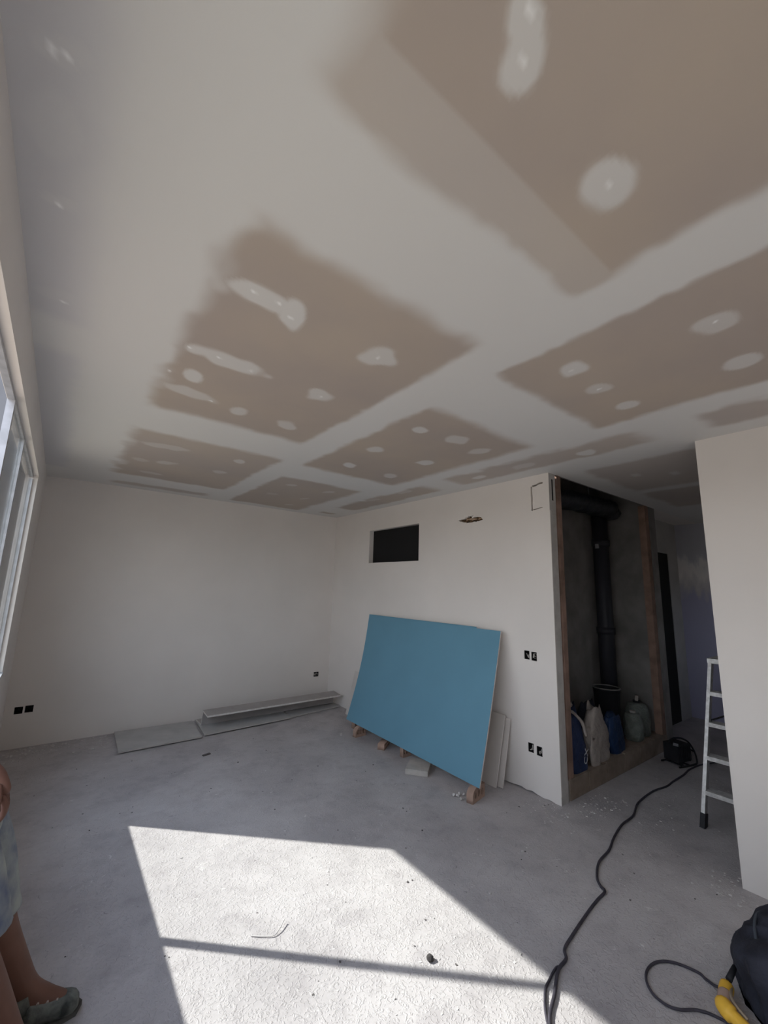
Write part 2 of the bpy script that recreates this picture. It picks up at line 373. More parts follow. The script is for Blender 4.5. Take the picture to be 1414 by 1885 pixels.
# brick kerb along the closet front
kerb = thing('brick_kerb', 'low brown brick kerb along the front of the dark recess', 'kerb', (0, 0, 0))
xx = .132
k = 0
while xx < 2.09:
    L_ = min(.33+random.uniform(-.03, .03), 2.095-xx)
    bm = bx(xx, xx+L_-.008, YE+.0, YE+.055, .001, .152+random.uniform(-.006, .006)); obj('brick', bm, MBRICKD, kerb, bevel=.005); xx += L_
obj('mortar', bx(.131, 2.097, YE+.01, YE+.05, .002, .14), MMORTAR, kerb)

# ------------------------------------------------------------- ceiling with compound mask
rng = np.random.RandomState(3)
def vnoise(X, Y, sc, seed):
    r = np.random.RandomState(seed); G = r.rand(64, 64)
    x = X*sc; y = Y*sc; xi = np.floor(x).astype(int); yi = np.floor(y).astype(int); fx = x-xi; fy = y-yi
    fx = fx*fx*(3-2*fx); fy = fy*fy*(3-2*fy)
    g = lambda a, b: G[a % 64, b % 64]
    return (g(xi, yi)*(1-fx)+g(xi+1, yi)*fx)*(1-fy)+(g(xi, yi+1)*(1-fx)+g(xi+1, yi+1)*fx)*fy
def ss(a, b, x):
    t = np.clip((x-a)/(b-a), 0, 1); return t*t*(3-2*t)
# x0,x1,y0,y1, feather of the four sides (x0,x1,y0,y1), grey
RECTS = [(-2.93, -1.945, -7.5, -4.755, .07, .03, .02, .04, 0),
         (-2.95, -1.94, -4.34, -2.70, .05, .025, .06, .05, 0),
         (-2.95, -1.88, -2.22, -.69, .06, .03, .05, .04, .12),
         (-1.68, -.67, -3.77, -2.19, .03, .05, .06, .05, .0),
         (-1.70, -.69, -7.5, -4.25, .02, .03, .02, .035, .0),
         (-1.66, -.73, -1.72, -.17, .03, .05, .05, .03, .12),
         (-.45, -.16, -2.36, -.72, .05, .03, .10, .05, .15),
         (-.48, -.185, -4.36, -2.70, .05, .03, .10, .06, .25),
         (-.48, -.19, -7.5, -4.70, .05, .03, .02, .05, .25),
         (-2.92, -1.95, -.32, -.17, .05, .05, .04, .04, .35),
         (-.42, -.20, -.32, -.22, .04, .04, .03, .03, .2),
         (-3.60, -3.29, -3.38, -4.9, .02, .05, .05, .05, 1),
         (-3.60, -3.30, -3.09, -.55, .02, .05, .06, .05, 1)]
RECTS[11] = (-3.60, -3.29, -7.5, -3.38, .02, .07, .05, .05, 1)
# u,v of the filled screw spots: centre x, centre y, half x, half y, strength, screws
def spots():
    px = SPOTPX
    return px
def paint(name, x0, x1, y0, y1, step, rects, SP, kindlabel=None):
    nx = int(round((x1-x0)/step))+1; ny = int(round((y1-y0)/step))+1
    xs = np.linspace(x0, x1, nx); ys = np.linspace(y0, y1, ny); X, Y = np.meshgrid(xs, ys)
    wob = .035*(vnoise(X+9, Y+9, 7, 1)-.5)+.018*(vnoise(X+3, Y+7, 21, 2)-.5)
    rag = .12*np.clip(vnoise(X+5, Y+2, 9, 4)-.55, 0, 1)
    board = np.zeros_like(X); grey = np.zeros_like(X)
    for (a, b, c, d, fa, fb, fc, fd, g) in rects:
        i = ss(a-fa, a+fa, X+wob-(rag if fa > .045 else 0))*(1-ss(b-fb, b+fb, X+wob))*ss(c-fc, c+fc, Y+wob)*(1-ss(d-fd, d+fd, Y+wob))
        board = np.maximum(board, i); grey = np.maximum(grey, g*(i > .02))
    cov = 1-board
    # one thin smeared coat along the near edge of the biggest panel
    thin = (Y < -4.70)*(Y > -4.895+.012*(vnoise(X, Y, 6, 8)-.5))*.30
    thin = np.where((X > -2.95) & (X < -1.93), thin, 0)
    cov = np.maximum(cov, thin)
    screw = np.zeros_like(X)
    for (cx, cyy, rx, ry, ang, st, sc) in SP:
        dx, dy = X-cx, Y-cyy; ca, sa = math.cos(ang), math.sin(ang)
        u = (dx*ca+dy*sa)/rx; v = (-dx*sa+dy*ca)/ry
        d = np.sqrt(u*u+v*v)+.5*(vnoise(X+cx, Y+cyy, 16, 5)-.5)
        cov = np.maximum(cov, st*(1-ss(.75, 1.12, d)))
        for (qx, qy) in sc:
            dd = np.hypot(X-qx, Y-qy); screw = np.maximum(screw, 1-ss(.004, .011, dd))
    verts = np.stack([X, Y, H-.0009*cov], -1).reshape(-1, 3)
    idx = np.arange(nx*ny).reshape(ny, nx)
    quads = np.stack([idx[:-1, :-1], idx[1:, :-1], idx[1:, 1:], idx[:-1, 1:]], -1).reshape(-1, 4)
    me = bpy.data.meshes.new(name); me.vertices.add(len(verts)); me.vertices.foreach_set('co', verts.ravel())
    me.loops.add(quads.size); me.loops.foreach_set('vertex_index', quads.ravel().astype(np.int32))
    me.polygons.add(len(quads)); me.polygons.foreach_set('loop_start', np.arange(0, quads.size, 4, dtype=np.int32))
    me.polygons.foreach_set('loop_total', np.full(len(quads), 4, dtype=np.int32)); me.update(calc_edges=True); me.validate()
    ca_ = me.color_attributes.new('coat', 'FLOAT_COLOR', 'POINT')
    c = np.stack([cov, screw, grey, np.ones_like(cov)], -1).reshape(-1)
    ca_.data.foreach_set('color', c.astype(np.float32))
    me.polygons.foreach_set('use_smooth', np.ones(len(quads), dtype=bool))
    return tag(link(name, me, MCEIL), kind='structure')
SPOTS = [(-2.69, -5.07, 0.06, 0.036, -2.86, 0.85, [(-2.698, -5.086), (-2.647, -5.041)]), (-2.642, -5.031, 0.06, 0.044, 0.87, 0.85, []), (-2.261, -5.022, 0.074, 0.063, 0.43, 0.85, [(-2.259, -5.021)]), (-2.65, -4.019, 0.09, 0.05, 1.17, 0.9, [(-2.648, -3.999)]), (-2.786, -4.044, 0.132, 0.058, 0.06, 0.85, [(-2.72, -4.05), (-2.812, -4.048)]), (-2.733, -3.507, 0.19, 0.068, 0.09, 0.8, [(-2.775, -3.514), (-2.621, -3.493)]), (-2.819, -3.235, 0.077, 0.046, 1.32, 0.85, [(-2.901, -3.511)]), (-2.802, -3.027, 0.172, 0.065, 0.19, 0.6, [(-2.671, -2.999), (-2.926, -3.22)]), (-2.496, -2.964, 0.065, 0.067, -0.61, 0.7, []), (-2.216, -4.002, 0.091, 0.084, -0.81, 0.75, [(-2.219, -3.993)]), (-2.231, -3.478, 0.074, 0.079, -0.81, 0.75, [(-2.22, -3.47)]), (-2.179, -2.951, 0.065, 0.075, -0.74, 0.65, []), (-1.475, -3.476, 0.053, 0.055, -1.1, 0.85, []), (-1.454, -2.959, 0.069, 0.075, -0.93, 0.75, []), (-1.377, -2.466, 0.062, 0.083, -0.75, 0.85, []), (-1.171, -3.507, 0.084, 0.086, -0.61, 0.6, []), (-0.868, -3.472, 0.096, 0.06, -1.28, 0.6, []), (-0.962, -2.968, 0.073, 0.06, -0.97, 0.8, []), (-0.916, -2.449, 0.071, 0.078, -0.78, 0.6, []), (-2.684, -1.902, 0.183, 0.064, -0.14, 0.45, []), (-2.138, -1.915, 0.044, 0.068, -0.42, 0.7, []), (-2.611, -1.402, 0.093, 0.055, -0.58, 0.5, []), (-2.801, -1.352, 0.07, 0.057, -0.3, 0.35, []), (-2.663, -0.913, 0.105, 0.046, 0.07, 0.4, []), (-2.161, -1.425, 0.065, 0.057, -0.76, 0.5, []), (-1.427, -1.446, 0.07, 0.047, -0.78, 0.5, []), (-1.411, -0.885, 0.072, 0.057, -0.79, 0.3, []), (-0.976, -1.443, 0.079, 0.046, -1.12, 0.45, []), (-1.012, -0.916, 0.077, 0.023, -1.21, 0.4, []), (-0.975, -0.431, 0.059, 0.036, -0.81, 0.4, []), (-0.386, -2.04, 0.107, 0.038, -1.58, 0.4, []), (-0.378, -1.485, 0.106, 0.046, -1.41, 0.3, []), (-1.463, -4.503, 0.073, 0.071, -1.36, 0.85, [(-1.46, -4.494)]), (-1.186, -4.505, 0.065, 0.059, -1.07, 0.6, [(-1.19, -4.493)]), (-0.89, -4.503, 0.063, 0.054, -1.59, 0.75, []), (-1.385, -5.022, 0.075, 0.074, -1.72, 0.65, [(-1.403, -5.024)]), (-0.979, -5.016, 0.066, 0.065, -1.84, 0.75, []), (-0.298, -2.972, 0.08, 0.046, -1.55, 0.8, []), (-0.318, -3.455, 0.12, 0.069, -1.62, 0.4, []), (-0.279, -3.97, 0.07, 0.067, -1.53, 0.9, []), (-3.359, -4.475, 0.057, 0.031, 2.69, 0.45, [(-3.359, -4.472), (-3.38, -4.469)]), (-3.367, -4.288, 0.059, 0.095, -2.95, 0.35, []), (-3.366, -4.051, 0.049, 0.026, 2.87, 0.4, [(-3.37, -4.041)]), (-3.348, -3.56, 0.095, 0.044, 3.01, 0.3, [(-3.35, -3.522)])]
paint('ceiling', XL, 0, YBK, 0, .0125, RECTS, SPOTS)
paint('ceiling', 0, 3.75, -5.5, YE, .03, [(.17, 1.20, -5.6, -3.72, .04, .05, .04, .04, .35), (1.35, 2.3, -5.6, -3.72, .04, .05, .04, .04, .35)], [(.6, -3.95, .06, .04, 0, .6, []), (.75, -4.2, .06, .04, 0, .6, [])])
# light-tight slab over everything
struct('ceiling', bx(2.261, 3.75, YE, -3.12, H, H+.1), MW)
struct('ceiling', bx(2.2, 3.9, -3.6, -2.8, H+.13, H+.2), MDW)
struct('ceiling', bx(XL-.1, 3.85, YBK-.1, YE-.01, H+.003, H+.12), MDW)
struct('ceiling', bx(XL-.1, 0, YE-.01, .1, H+.003, H+.12), MDW)

# ============================================================= THINGS
# niche: black duct opening
nd = thing('duct_opening', 'black rectangular duct opening high in the wall above the blue board', 'vent', (.1, -1.37, 2.1))
bm = bmesh.new()
y0, y1, z0, z1 = niche[0]-.02+1.37, niche[1]+.02+1.37, niche[2]-.02-2.1, niche[3]+.02-2.1
box(bm, .0, .012, y0-.1, y0, z0, z1)
bm.free(); bm = bmesh.new()
box(bm, .001, .4, y0, y0+.01, z0, z1); box(bm, .001, .4, y1-.01, y1, z0, z1); box(bm, .001, .4, y0, y1, z0, z0+.01); box(bm, .001, .4, y0, y1, z1-.01, z1); box(bm, .39, .4, y0, y1, z0, z1)
obj('duct_lining', bm, MBLACK, nd)
obj('back_panel', bx(-.035, .0, y0+.021, y1-.021, z0+.021, z1-.021), MBLACK, nd)

# sockets
def socket(x, y, z, w, h, side, label, group=None, cableA=True):
    t = thing('socket_box', label, 'socket', (x, y, z), 0 if side == 'A' else -math.pi/2, group)
    # local frame: wall surface in local xz, +y goes into the wall
    d = .05; bm = bmesh.new()
    box(bm, -w/2, w/2, d, d+.004, -h/2, h/2)
    for s in (-1, 1):
        box(bm, s*w/2-.002*s-.002, s*w/2-.002*s+.002, .002, d, -h/2, h/2); box(bm, -w/2, w/2, .002, d, s*h/2-.002*s-.002, s*h/2-.002*s+.002)
    obj('box_shell', bm, MBLACK, t)
    bm = bmesh.new()
    for i in range(3):
        xo = random.uniform(-.3, .3)*w
        tube(bm, spline([(xo, d, random.uniform(-.3, .3)*h), (xo+random.uniform(-.2, .2)*w, .03, random.uniform(-.3, .3)*h), (random.uniform(-.35, .35)*w, .012, random.uniform(-.35, .35)*h), (random.uniform(-.35, .35)*w, .02, random.uniform(-.4, .4)*h)], 5), .003, 6)
    obj('wires', bm, MMORTAR if cableA else MRUB, t)
    return t
labsA = ['open socket box at far left of the back wall, left of the pair', 'open socket box at far left of the back wall, right of the pair', 'single open socket box low on the back wall beside the room corner']
for (x, z, w_, h_), l in zip(sockA, labsA): socket(x, 0, z, w_, h_, 'A', l, 'open socket boxes in the walls', l.startswith('single'))
labsB = ['open socket box at waist height right of the blue board, left of the pair', 'open socket box at waist height beside the opening, right of the pair', 'low open socket box right of the leaning boards, left of the pair', 'low open socket box nearest the opening, right of the lower pair']
for (y, z, w_, h_), l in zip(sockB, labsB): socket(0, y, z, w_, h_, 'B', l, 'open socket boxes in the walls')

MFOAM = mat('pinkish_foam', (.62, .45, .33), .8, .3, 30)
# torn hole with foil
th = thing('torn_hole', 'ragged torn hole in the plaster with brown foil edges high on the wall', 'hole', (.03, -2.6, 2.28))
obj('backing', bx(.0, .06, -.24, .24, -.09, .09), MFOIL, th)
bm = bmesh.new()
for i in range(9):
    bm = bmesh.new(); a = Vector((-.035+random.uniform(0, .01), random.uniform(-.15, .13), random.uniform(-.012, .014)+.0)); b = a+Vector((random.uniform(-.004, .02), random.uniform(-.07, .07), random.uniform(-.014, .02)))
    bar(bm, a, b, .008, .003)
    obj('foil_flap', bm, MFOAM, th)
obj('backing', bx(.075, .09, -3.44+2.6, -3.30+2.6, -.02, .27), MBLACK, th) if False else None

# closet posts
def post(x0, x1, label, name='timber_post'):
    bm = bx(x0, x1, YE+.0, YE+.07, .155, H-.0005)
    t = obj(name, bm, MWOOD, bevel=.002)
    tag(t, label, 'post'); return t
pl_ = post(.1315, .19, 'brown timber post at the left edge of the dark recess')
pr_ = post(1.985, 2.075, 'brown timber post at the right edge of the dark recess')
# duct and pipe
dt = thing('ventilation_duct', 'dark foil-wrapped duct under the top of the recess', 'duct', (0, -3.2, 2.5))
bm = bmesh.new()
pp = spline([(.16, 0, .03), (.6, .01, .02), (1.0, 0, .04), (1.4, .01, .05), (1.72, 0, .06)], 5)
tube(bm, pp, .1, 14, rad=[(.10+.008*math.sin(i*1.7), .13) for i in range(len(pp))], ell=(0, 0, 1))
obj('duct_wrap', bm, MDUCT, dt, smooth=True)
bm = bmesh.new(); tube(bm, spline([(1.68, 0, .05), (1.79, 0, .05), (1.86, 0, .0)], 4), .09, 12); obj('duct_end', bm, MDUCT, dt, smooth=True)
for q_ in (.5, 1.3):
    hg = bmesh.new(); bar(hg, (q_, 0, .10), (q_, 0, .5), .02, .003); obj('hanger', hg, MALU, dt)
vp = thing('drain_pipe', 'black vertical pipe standing in the recess', 'pipe', (1.82, -3.055, .14))
bm = bmesh.new(); tube(bm, [(0, 0, 0), (0, 0, 1.1), (0, 0, 2.40)], .085, 18); obj('pipe', bm, MPVC, vp, smooth=True)
for z in (1.0, 2.0):
    bm = bmesh.new(); tube(bm, [(0, 0, z), (0, 0, z+.07)], .098, 18); obj('collar', bm, MPVC, vp, smooth=True)
obj('clip', bx(-.10, -.085, -.02, .02, 1.97, 2.02), MALU, vp)

# ------------------------------------------------------------- blue sheets
def sheet(name, mface, y0, y1, xb, zb, xt, zt, th, bow=0, twist=0, ysh=0, label='', cat='board', group=None, dent=None):
    """leaning sheet; (xb,zb) bottom front edge, (xt,zt) top front edge, th behind it"""
    t = thing(name, label, cat, (xb, (y0+y1)/2, zb), 0, group)
    nu, nv = 20, 14; d = Vector((xt-xb, 0, zt-zb)); n = Vector((-d.z, 0, d.x)).normalized()
    if n.x > 0: n = -n
    ymid = (y0+y1)/2
    def P(i, j, off):
        u = i/nu; v = j/nv; y = y0+(y1-y0)*u+ysh*v-ymid
        s = bow*math.sin(math.pi*v)*(1-u)**0 * (.25+.75*(u if y1 > y0 else 1-u))
        return d*v - n*off - n*s + Vector((twist*u*(1-v), y, 0))
    for nm, o0, o1, mm in (('paper_face', 0, .0006, mface), ('gypsum_core', .0007, th-.0007, MGYP), ('paper_back', th-.0006, th, MWHITEB)):
        bm = bmesh.new(); G = {}
        for i in range(nu+1):
            for j in range(nv+1):
                for k, o_ in ((0, o0), (1, o1)): G[i, j, k] = bm.verts.new(P(i, j, o_))
        for i in range(nu):
            for j in range(nv):
                bm.faces.new((G[i, j, 0], G[i+1, j, 0], G[i+1, j+1, 0], G[i, j+1, 0])); bm.faces.new((G[i, j, 1], G[i, j+1, 1], G[i+1, j+1, 1], G[i+1, j, 1]))
        for i in range(nu):
            for j in (0, nv): bm.faces.new((G[i, j, 0], G[i+1, j, 0], G[i+1, j, 1], G[i, j, 1]))
        for j in range(nv):
            for i in (0, nu): bm.faces.new((G[i, j, 0], G[i, j+1, 0], G[i, j+1, 1], G[i, j, 1]))
        obj(nm, bm, mm, t)
    return t
BZ = .102
sheet('plasterboard_sheet', MBLUE, -3.115, -1.16, -.49, BZ, -.075, 1.232, .0125, .036, ysh=.09, twist=.06, label='front blue plasterboard sheet leaning on clay bricks against the wall', group='leaning plasterboard sheets')
sheet('plasterboard_sheet', MBLUE, -2.86, -1.14, -.473, BZ, -.058, 1.243, .0125, .0345, ysh=.12, twist=.06, label='rear blue plasterboard sheet, its top edge just showing above the front one', group='leaning plasterboard sheets')
sheet('plasterboard_sheet', MWHITEB, -3.03, -.85, -.185, .003, -.045, .535, .0125, 0, label='white plasterboard sheet behind the blue ones, the nearer of two', group='leaning plasterboard sheets', ysh=.0)
sheet('plasterboard_sheet', MWHITEB, -3.065, -.70, -.145, .003, -.022, .51, .0125, 0, label='white plasterboard sheet against the wall behind the others', group='leaning plasterboard sheets', ysh=.0)

# bricks under the sheets
def hollow_brick(loc, rz, label, L=.20, W=.06, Hh=.10, round_=True, name='hollow_brick'):
    t = thing(name, label, 'brick', loc, rz, 'clay bricks under the leaning boards')
    # local: length along x, thickness along y, height z; one end rounded
    o = [(-L/2, 0), (L/2-.045, 0)] if not round_ else [(-L/2, 0), (L/2, 0), (L/2, Hh*.55), (L/2-.012, Hh*.8), (L/2-.035, Hh*.95), (L/2-.06, Hh), (-L/2, Hh)]
    if not round_: o = [(-L/2, 0), (L/2, 0), (L/2, Hh), (-L/2, Hh)]
    holes = [[(cx+r*math.cos(a*math.pi/6), Hh*.5+r*1.25*math.sin(a*math.pi/6)) for a in range(12)] for cx, r in ((-L*.28, .018), (0, .018), (L*.26, .018))]
    Mm = Matrix(((1, 0, 0, 0), (0, 0, -1, W/2), (0, 1, 0, 0), (0, 0, 0, 1)))
    holed('clay_body', o, holes, W, Mm, MTERRA, t)
    return t
hollow_brick((-.46, -3.055, 0), math.radians(192), 'rounded hollow clay brick under the near corner of the blue board', .19, .055, .10)
hollow_brick((-.43, -1.43, 0), math.radians(184), 'upright clay brick under the far left corner of the blue board', .14, .05, .10)
hollow_brick((-.40, -1.82, 0), math.radians(215), 'clay brick lying askew under the left half of the blue board', .19, .07, .055, False)
hollow_brick((-.37, -2.12, 0), math.radians(180), 'small clay brick end standing under the middle of the blue board', .10, .045, .10, False)
hollow_brick((-.30, -1.20, 0), math.radians(180), 'broken clay brick end at the far end under the boards', .12, .06, .09, False)
bm = bx(-.13, .13, -.10, .10, 0, .045); bmesh.ops.bevel(bm, geom=bm.edges[:], offset=.004, segments=2, affect='EDGES')
pb = obj('pale_block', bm, MMORTAR); pb.location = (-.47, -2.42, 0); pb.rotation_euler = (0, 0, math.radians(38))
tag(pb, 'flat dusty pale block on the floor partly under the blue board', 'block')
bm = bmesh.new()
for i in range(7):
    c = Vector((-.53+random.uniform(-.05, .03), -2.97+random.uniform(-.05, .05), random.uniform(.012, .02))); 
    bmesh.ops.create_icosphere(bm, subdivisions=1, radius=random.uniform(.006, .013), matrix=Matrix.Translation(c))
for v in bm.verts: v.co += Vector((random.uniform(-.003, .003), random.uniform(-.003, .003), random.uniform(-.003, .003))); v.co.z = max(v.co.z, .001)
tag(obj('rubble', bm, MCHIP), 'pale rubble crumbs beside the rounded clay brick', 'rubble', kind='stuff')

# ------------------------------------------------------------- boards on the floor by the back wall
def slab(pts, z0, th, label):
    t = thing('plasterboard_offcut', label, 'board', (pts[0][0], pts[0][1], z0), 0, 'plasterboard offcuts lying along the back wall')
    q = [(p[0]-pts[0][0], p[1]-pts[0][1]) for p in pts]
    bm = bmesh.new(); prism(bm, q, 2, 0.0012, th-.0012); obj('gypsum_core', bm, MMORTAR, t)
    for nm, a, b in (('paper_face', th-.001, th), ('paper_back', 0, .001)):
        bm = bmesh.new(); prism(bm, q, 2, a, b); obj(nm, bm, MFB, t)
    return t
MFB = mat('dusty_grey_board_paper', (.50, .49, .485), .9, .15, 5, .2, 60)
slab([(-2.575, -.66), (-1.84, -.635), (-1.80, -.06), (-2.55, -.03)], .010, .0125, 'grey plasterboard offcut lying flat, leftmost along the back wall')
slab([(-1.81, -.605), (-.80, -.535), (-.78, -.04), (-1.76, -.04)], .012, .0125, 'dusty plasterboard offcut lying flat under the folded white profile')
slab([(-.78, -.50), (-.03, -.395), (-.03, -.04), (-.76, -.05)], .006, .0125, 'plasterboard offcut lying flat in the room corner')
bm = bmesh.new()
for p in ((-2.4, -.3), (-2.0, -.5), (-2.1, -.12), (-2.45, -.55), (-1.6, -.45), (-1.1, -.3), (-.9, -.45), (-1.5, -.1), (-.6, -.2), (-.2, -.3)):
    z_ = .010 if p[0] < -1.8 else (.012 if p[0] < -.8 else .006)
    box(bm, p[0]-.04, p[0]+.04, p[1]-.03, p[1]+.03, 0, z_)
tag(obj('plaster_dabs', bm, MCHIP), 'plaster crumbs the flat offcuts lie on', 'rubble', kind='stuff')
MFB2 = mat('dusty_profile_paper', (.40, .375, .365), .9, .12, 6, .2, 60)
# folded Z profile
zp = thing('folded_profile', 'long white folded plasterboard profile standing on the flat offcuts', 'profile', (-.9, -.27, .0255))
q = [(.19, 0), (.19, .0125), (.0125, .0125), (-.006, .158), (-.19, .138), (-.192, .126), (-.02, .144), (0, 0)]
L_ = .86
bm = bmesh.new(); prism(bm, q, 0, -L_, L_-.02); obj('profile_body', bm, MFB2, zp)
bm = bmesh.new(); prism(bm, [(-.194, .124), (-.194, .1395), (-.188, .1405), (-.188, .125)], 0, -L_-.0005, L_-.0195); obj('front_edge', bm, MGYP, zp)
bm = bmesh.new(); prism(bm, [(.19, -.0002), (.19, .0127), (.0127, .0127), (-.0055, .1585), (-.188, .139), (-.188, .1245), (-.0205, .1435), (-.0005, -.0002)], 0, -L_-.0015, -L_-.0002); obj('end_edge', bm, MGYP, zp)
zp.rotation_euler = (0, 0, math.radians(1.2))

# ------------------------------------------------------------- stepladder
def ladder():
    t = thing('stepladder', 'white paint-spotted aluminium stepladder standing in the corridor behind the near wall', 'ladder', (0, 0, 0))
    B0 = Vector((.575, -4.222, .03)); T0 = Vector((.835, -4.288, 1.09)); B1 = Vector((.575, -4.80, .03)); T1 = Vector((.835, -4.73, 1.09))
    for a, b in ((B0, T0), (B1, T1)):
        bm = bmesh.new(); bar(bm, a, b, .055, .022); obj('stile', bm, MDUSTALU, t)
        bm = bmesh.new(); bar(bm, a-(b-a)*.03, a+(b-a)*.055, .062, .03); obj('rubber_foot', bm, MRUB, t)
    for z in (.235, .455, .675, .885):
        s = (z-.03)/1.06; a = B0.lerp(T0, s); b = B1.lerp(T1, s)
        bm = bmesh.new(); box(bm, a.x-.032, a.x+.06, b.y, a.y-.005, a.z-.028, a.z)
        obj('step', bm, MDUSTALU, t, bevel=.003)
    bm = bmesh.new(); box(bm, T0.x-.03, T0.x+.22, T1.y-.01, T0.y+.015, 1.085, 1.12); obj('top_platform', bm, MDUSTALU, t, bevel=.004)
    R0 = Vector((1.36, -4.25, 0.0)); R1 = Vector((1.36, -4.77, 0.0)); U0 = Vector((1.0, -4.31, 1.08)); U1 = Vector((1.0, -4.71, 1.08))
    for a, b in ((R0, U0), (R1, U1)):
        bm = bmesh.new(); bar(bm, a, b, .03, .02); obj('rear_leg', bm, MALU, t)
    for s in (.25, .7):
        bm = bmesh.new(); bar(bm, R0.lerp(U0, s), R1.lerp(U1, s), .02, .02, (0, 0, 1)); obj('cross_bar', bm, MALU, t)
    bm = bmesh.new(); bar(bm, B0.lerp(T0, .62)+Vector((.02, -.02, 0)), R0.lerp(U0, .62), .004, .015); obj('spreader', bm, MRUB, t)
    return t
ladder()

# ------------------------------------------------------------- cables
def cable(name, pts, r, label, z=None, n=8):
    P = [(p[0], p[1], (p[2] if len(p) > 2 else r+.001)) for p in pts]
    bm = bmesh.new(); tube(bm, spline(P, n), r, 8)
    return tag(obj(name, bm, MCABLE, smooth=True), label, 'cable', 'power cables on the floor')
cable('power_cable', [(-1.72, -4.60), (-1.64, -4.42), (-1.563, -4.332), (-1.45, -4.285), (-1.335, -4.235), (-1.255, -4.225), (-1.208, -4.193), (-1.09, -4.172), (-.90, -4.145), (-.779, -4.132), (-.68, -4.125), (-.655, -4.09), (-.60, -4.045), (-.454, -3.986), (-.28, -3.965), (-.116, -3.921), (.10, -3.88), (.30, -3.872), (.537, -3.813), (.85, -3.80), (1.05, -3.83), (1.218, -3.827), (1.45, -3.83), (1.653, -3.82), (1.9, -3.85), (2.15, -3.95)], .0068, 'long dark power cable snaking from the sunlit floor into the corridor')
cable('power_cable', [(-1.78, -4.62), (-1.60, -4.36), (-1.48, -4.262), (-1.40, -4.235), (-1.33, -4.222), (-1.31, -4.232)], .005, 'second dark cable strand beside the long cable near the sunlit patch')
cable('power_cable', [(-.895, -4.678, .03), (-.88, -4.655, .015), (-.86, -4.62), (-.85, -4.585), (-.88, -4.51), (-.94, -4.465), (-1.015, -4.457), (-1.08, -4.478), (-1.12, -4.52), (-1.125, -4.57), (-1.10, -4.607), (-1.05, -4.645), (-1.02, -4.70), (-1.01, -4.80), (-1.02, -4.95)], .0052, 'thin cable looping from the yellow tool at lower right')

# ------------------------------------------------------------- black lamp / tool case with bent tube
bt = thing('work_lamp', 'black box-shaped work lamp with bent tube stand on the corridor floor', 'lamp', (1.76, -3.70, 0), math.radians(-14)); bt.scale = (.7, .7, .8)
bm = bx(-.16, .10, -.10, .10, .045, .235); obj('housing', bm, MRUB, bt, bevel=.02)
bm = bmesh.new()
for i in range(6): box(bm, -.145+i*.045, -.125+i*.045, -.108, -.099, .06, .22)
obj('cooling_fin', bm, MRUB, bt)
bm = bmesh.new(); tube(bm, spline([(-.19, -.12, .012), (.12, -.13, .012), (.22, -.10, .03), (.25, -.06, .12), (.20, -.02, .22), (.08, 0, .27), (-.05, .02, .275), (-.14, .03, .25)], 6), .011, 8); obj('tube_stand', bm, MRUB, bt, smooth=True)
bm = bmesh.new(); tube(bm, spline([(-.19, .12, .012), (.12, .13, .012), (.22, .10, .03), (.25, .05, .12), (.25, -.06, .12)], 6), .011, 8); obj('tube_stand', bm, MRUB, bt, smooth=True)
bm = bmesh.new(); bar(bm, (-.15, -.10, .24), (-.22, -.08, .255), .03, .008); obj('pale_bracket', bm, MALU, bt)
bm = bmesh.new(); box(bm, -.12, -.06, -.09, -.06, .012, .05); box(bm, .0, .06, .06, .09, .012, .05); box(bm, -.12, -.06, .06, .09, .012, .05); box(bm, -.12, -.09, -.12, .12, .008, .02); box(bm, .0, .03, -.12, .12, .008, .02); obj('base_bracket', bm, MRUB, bt)

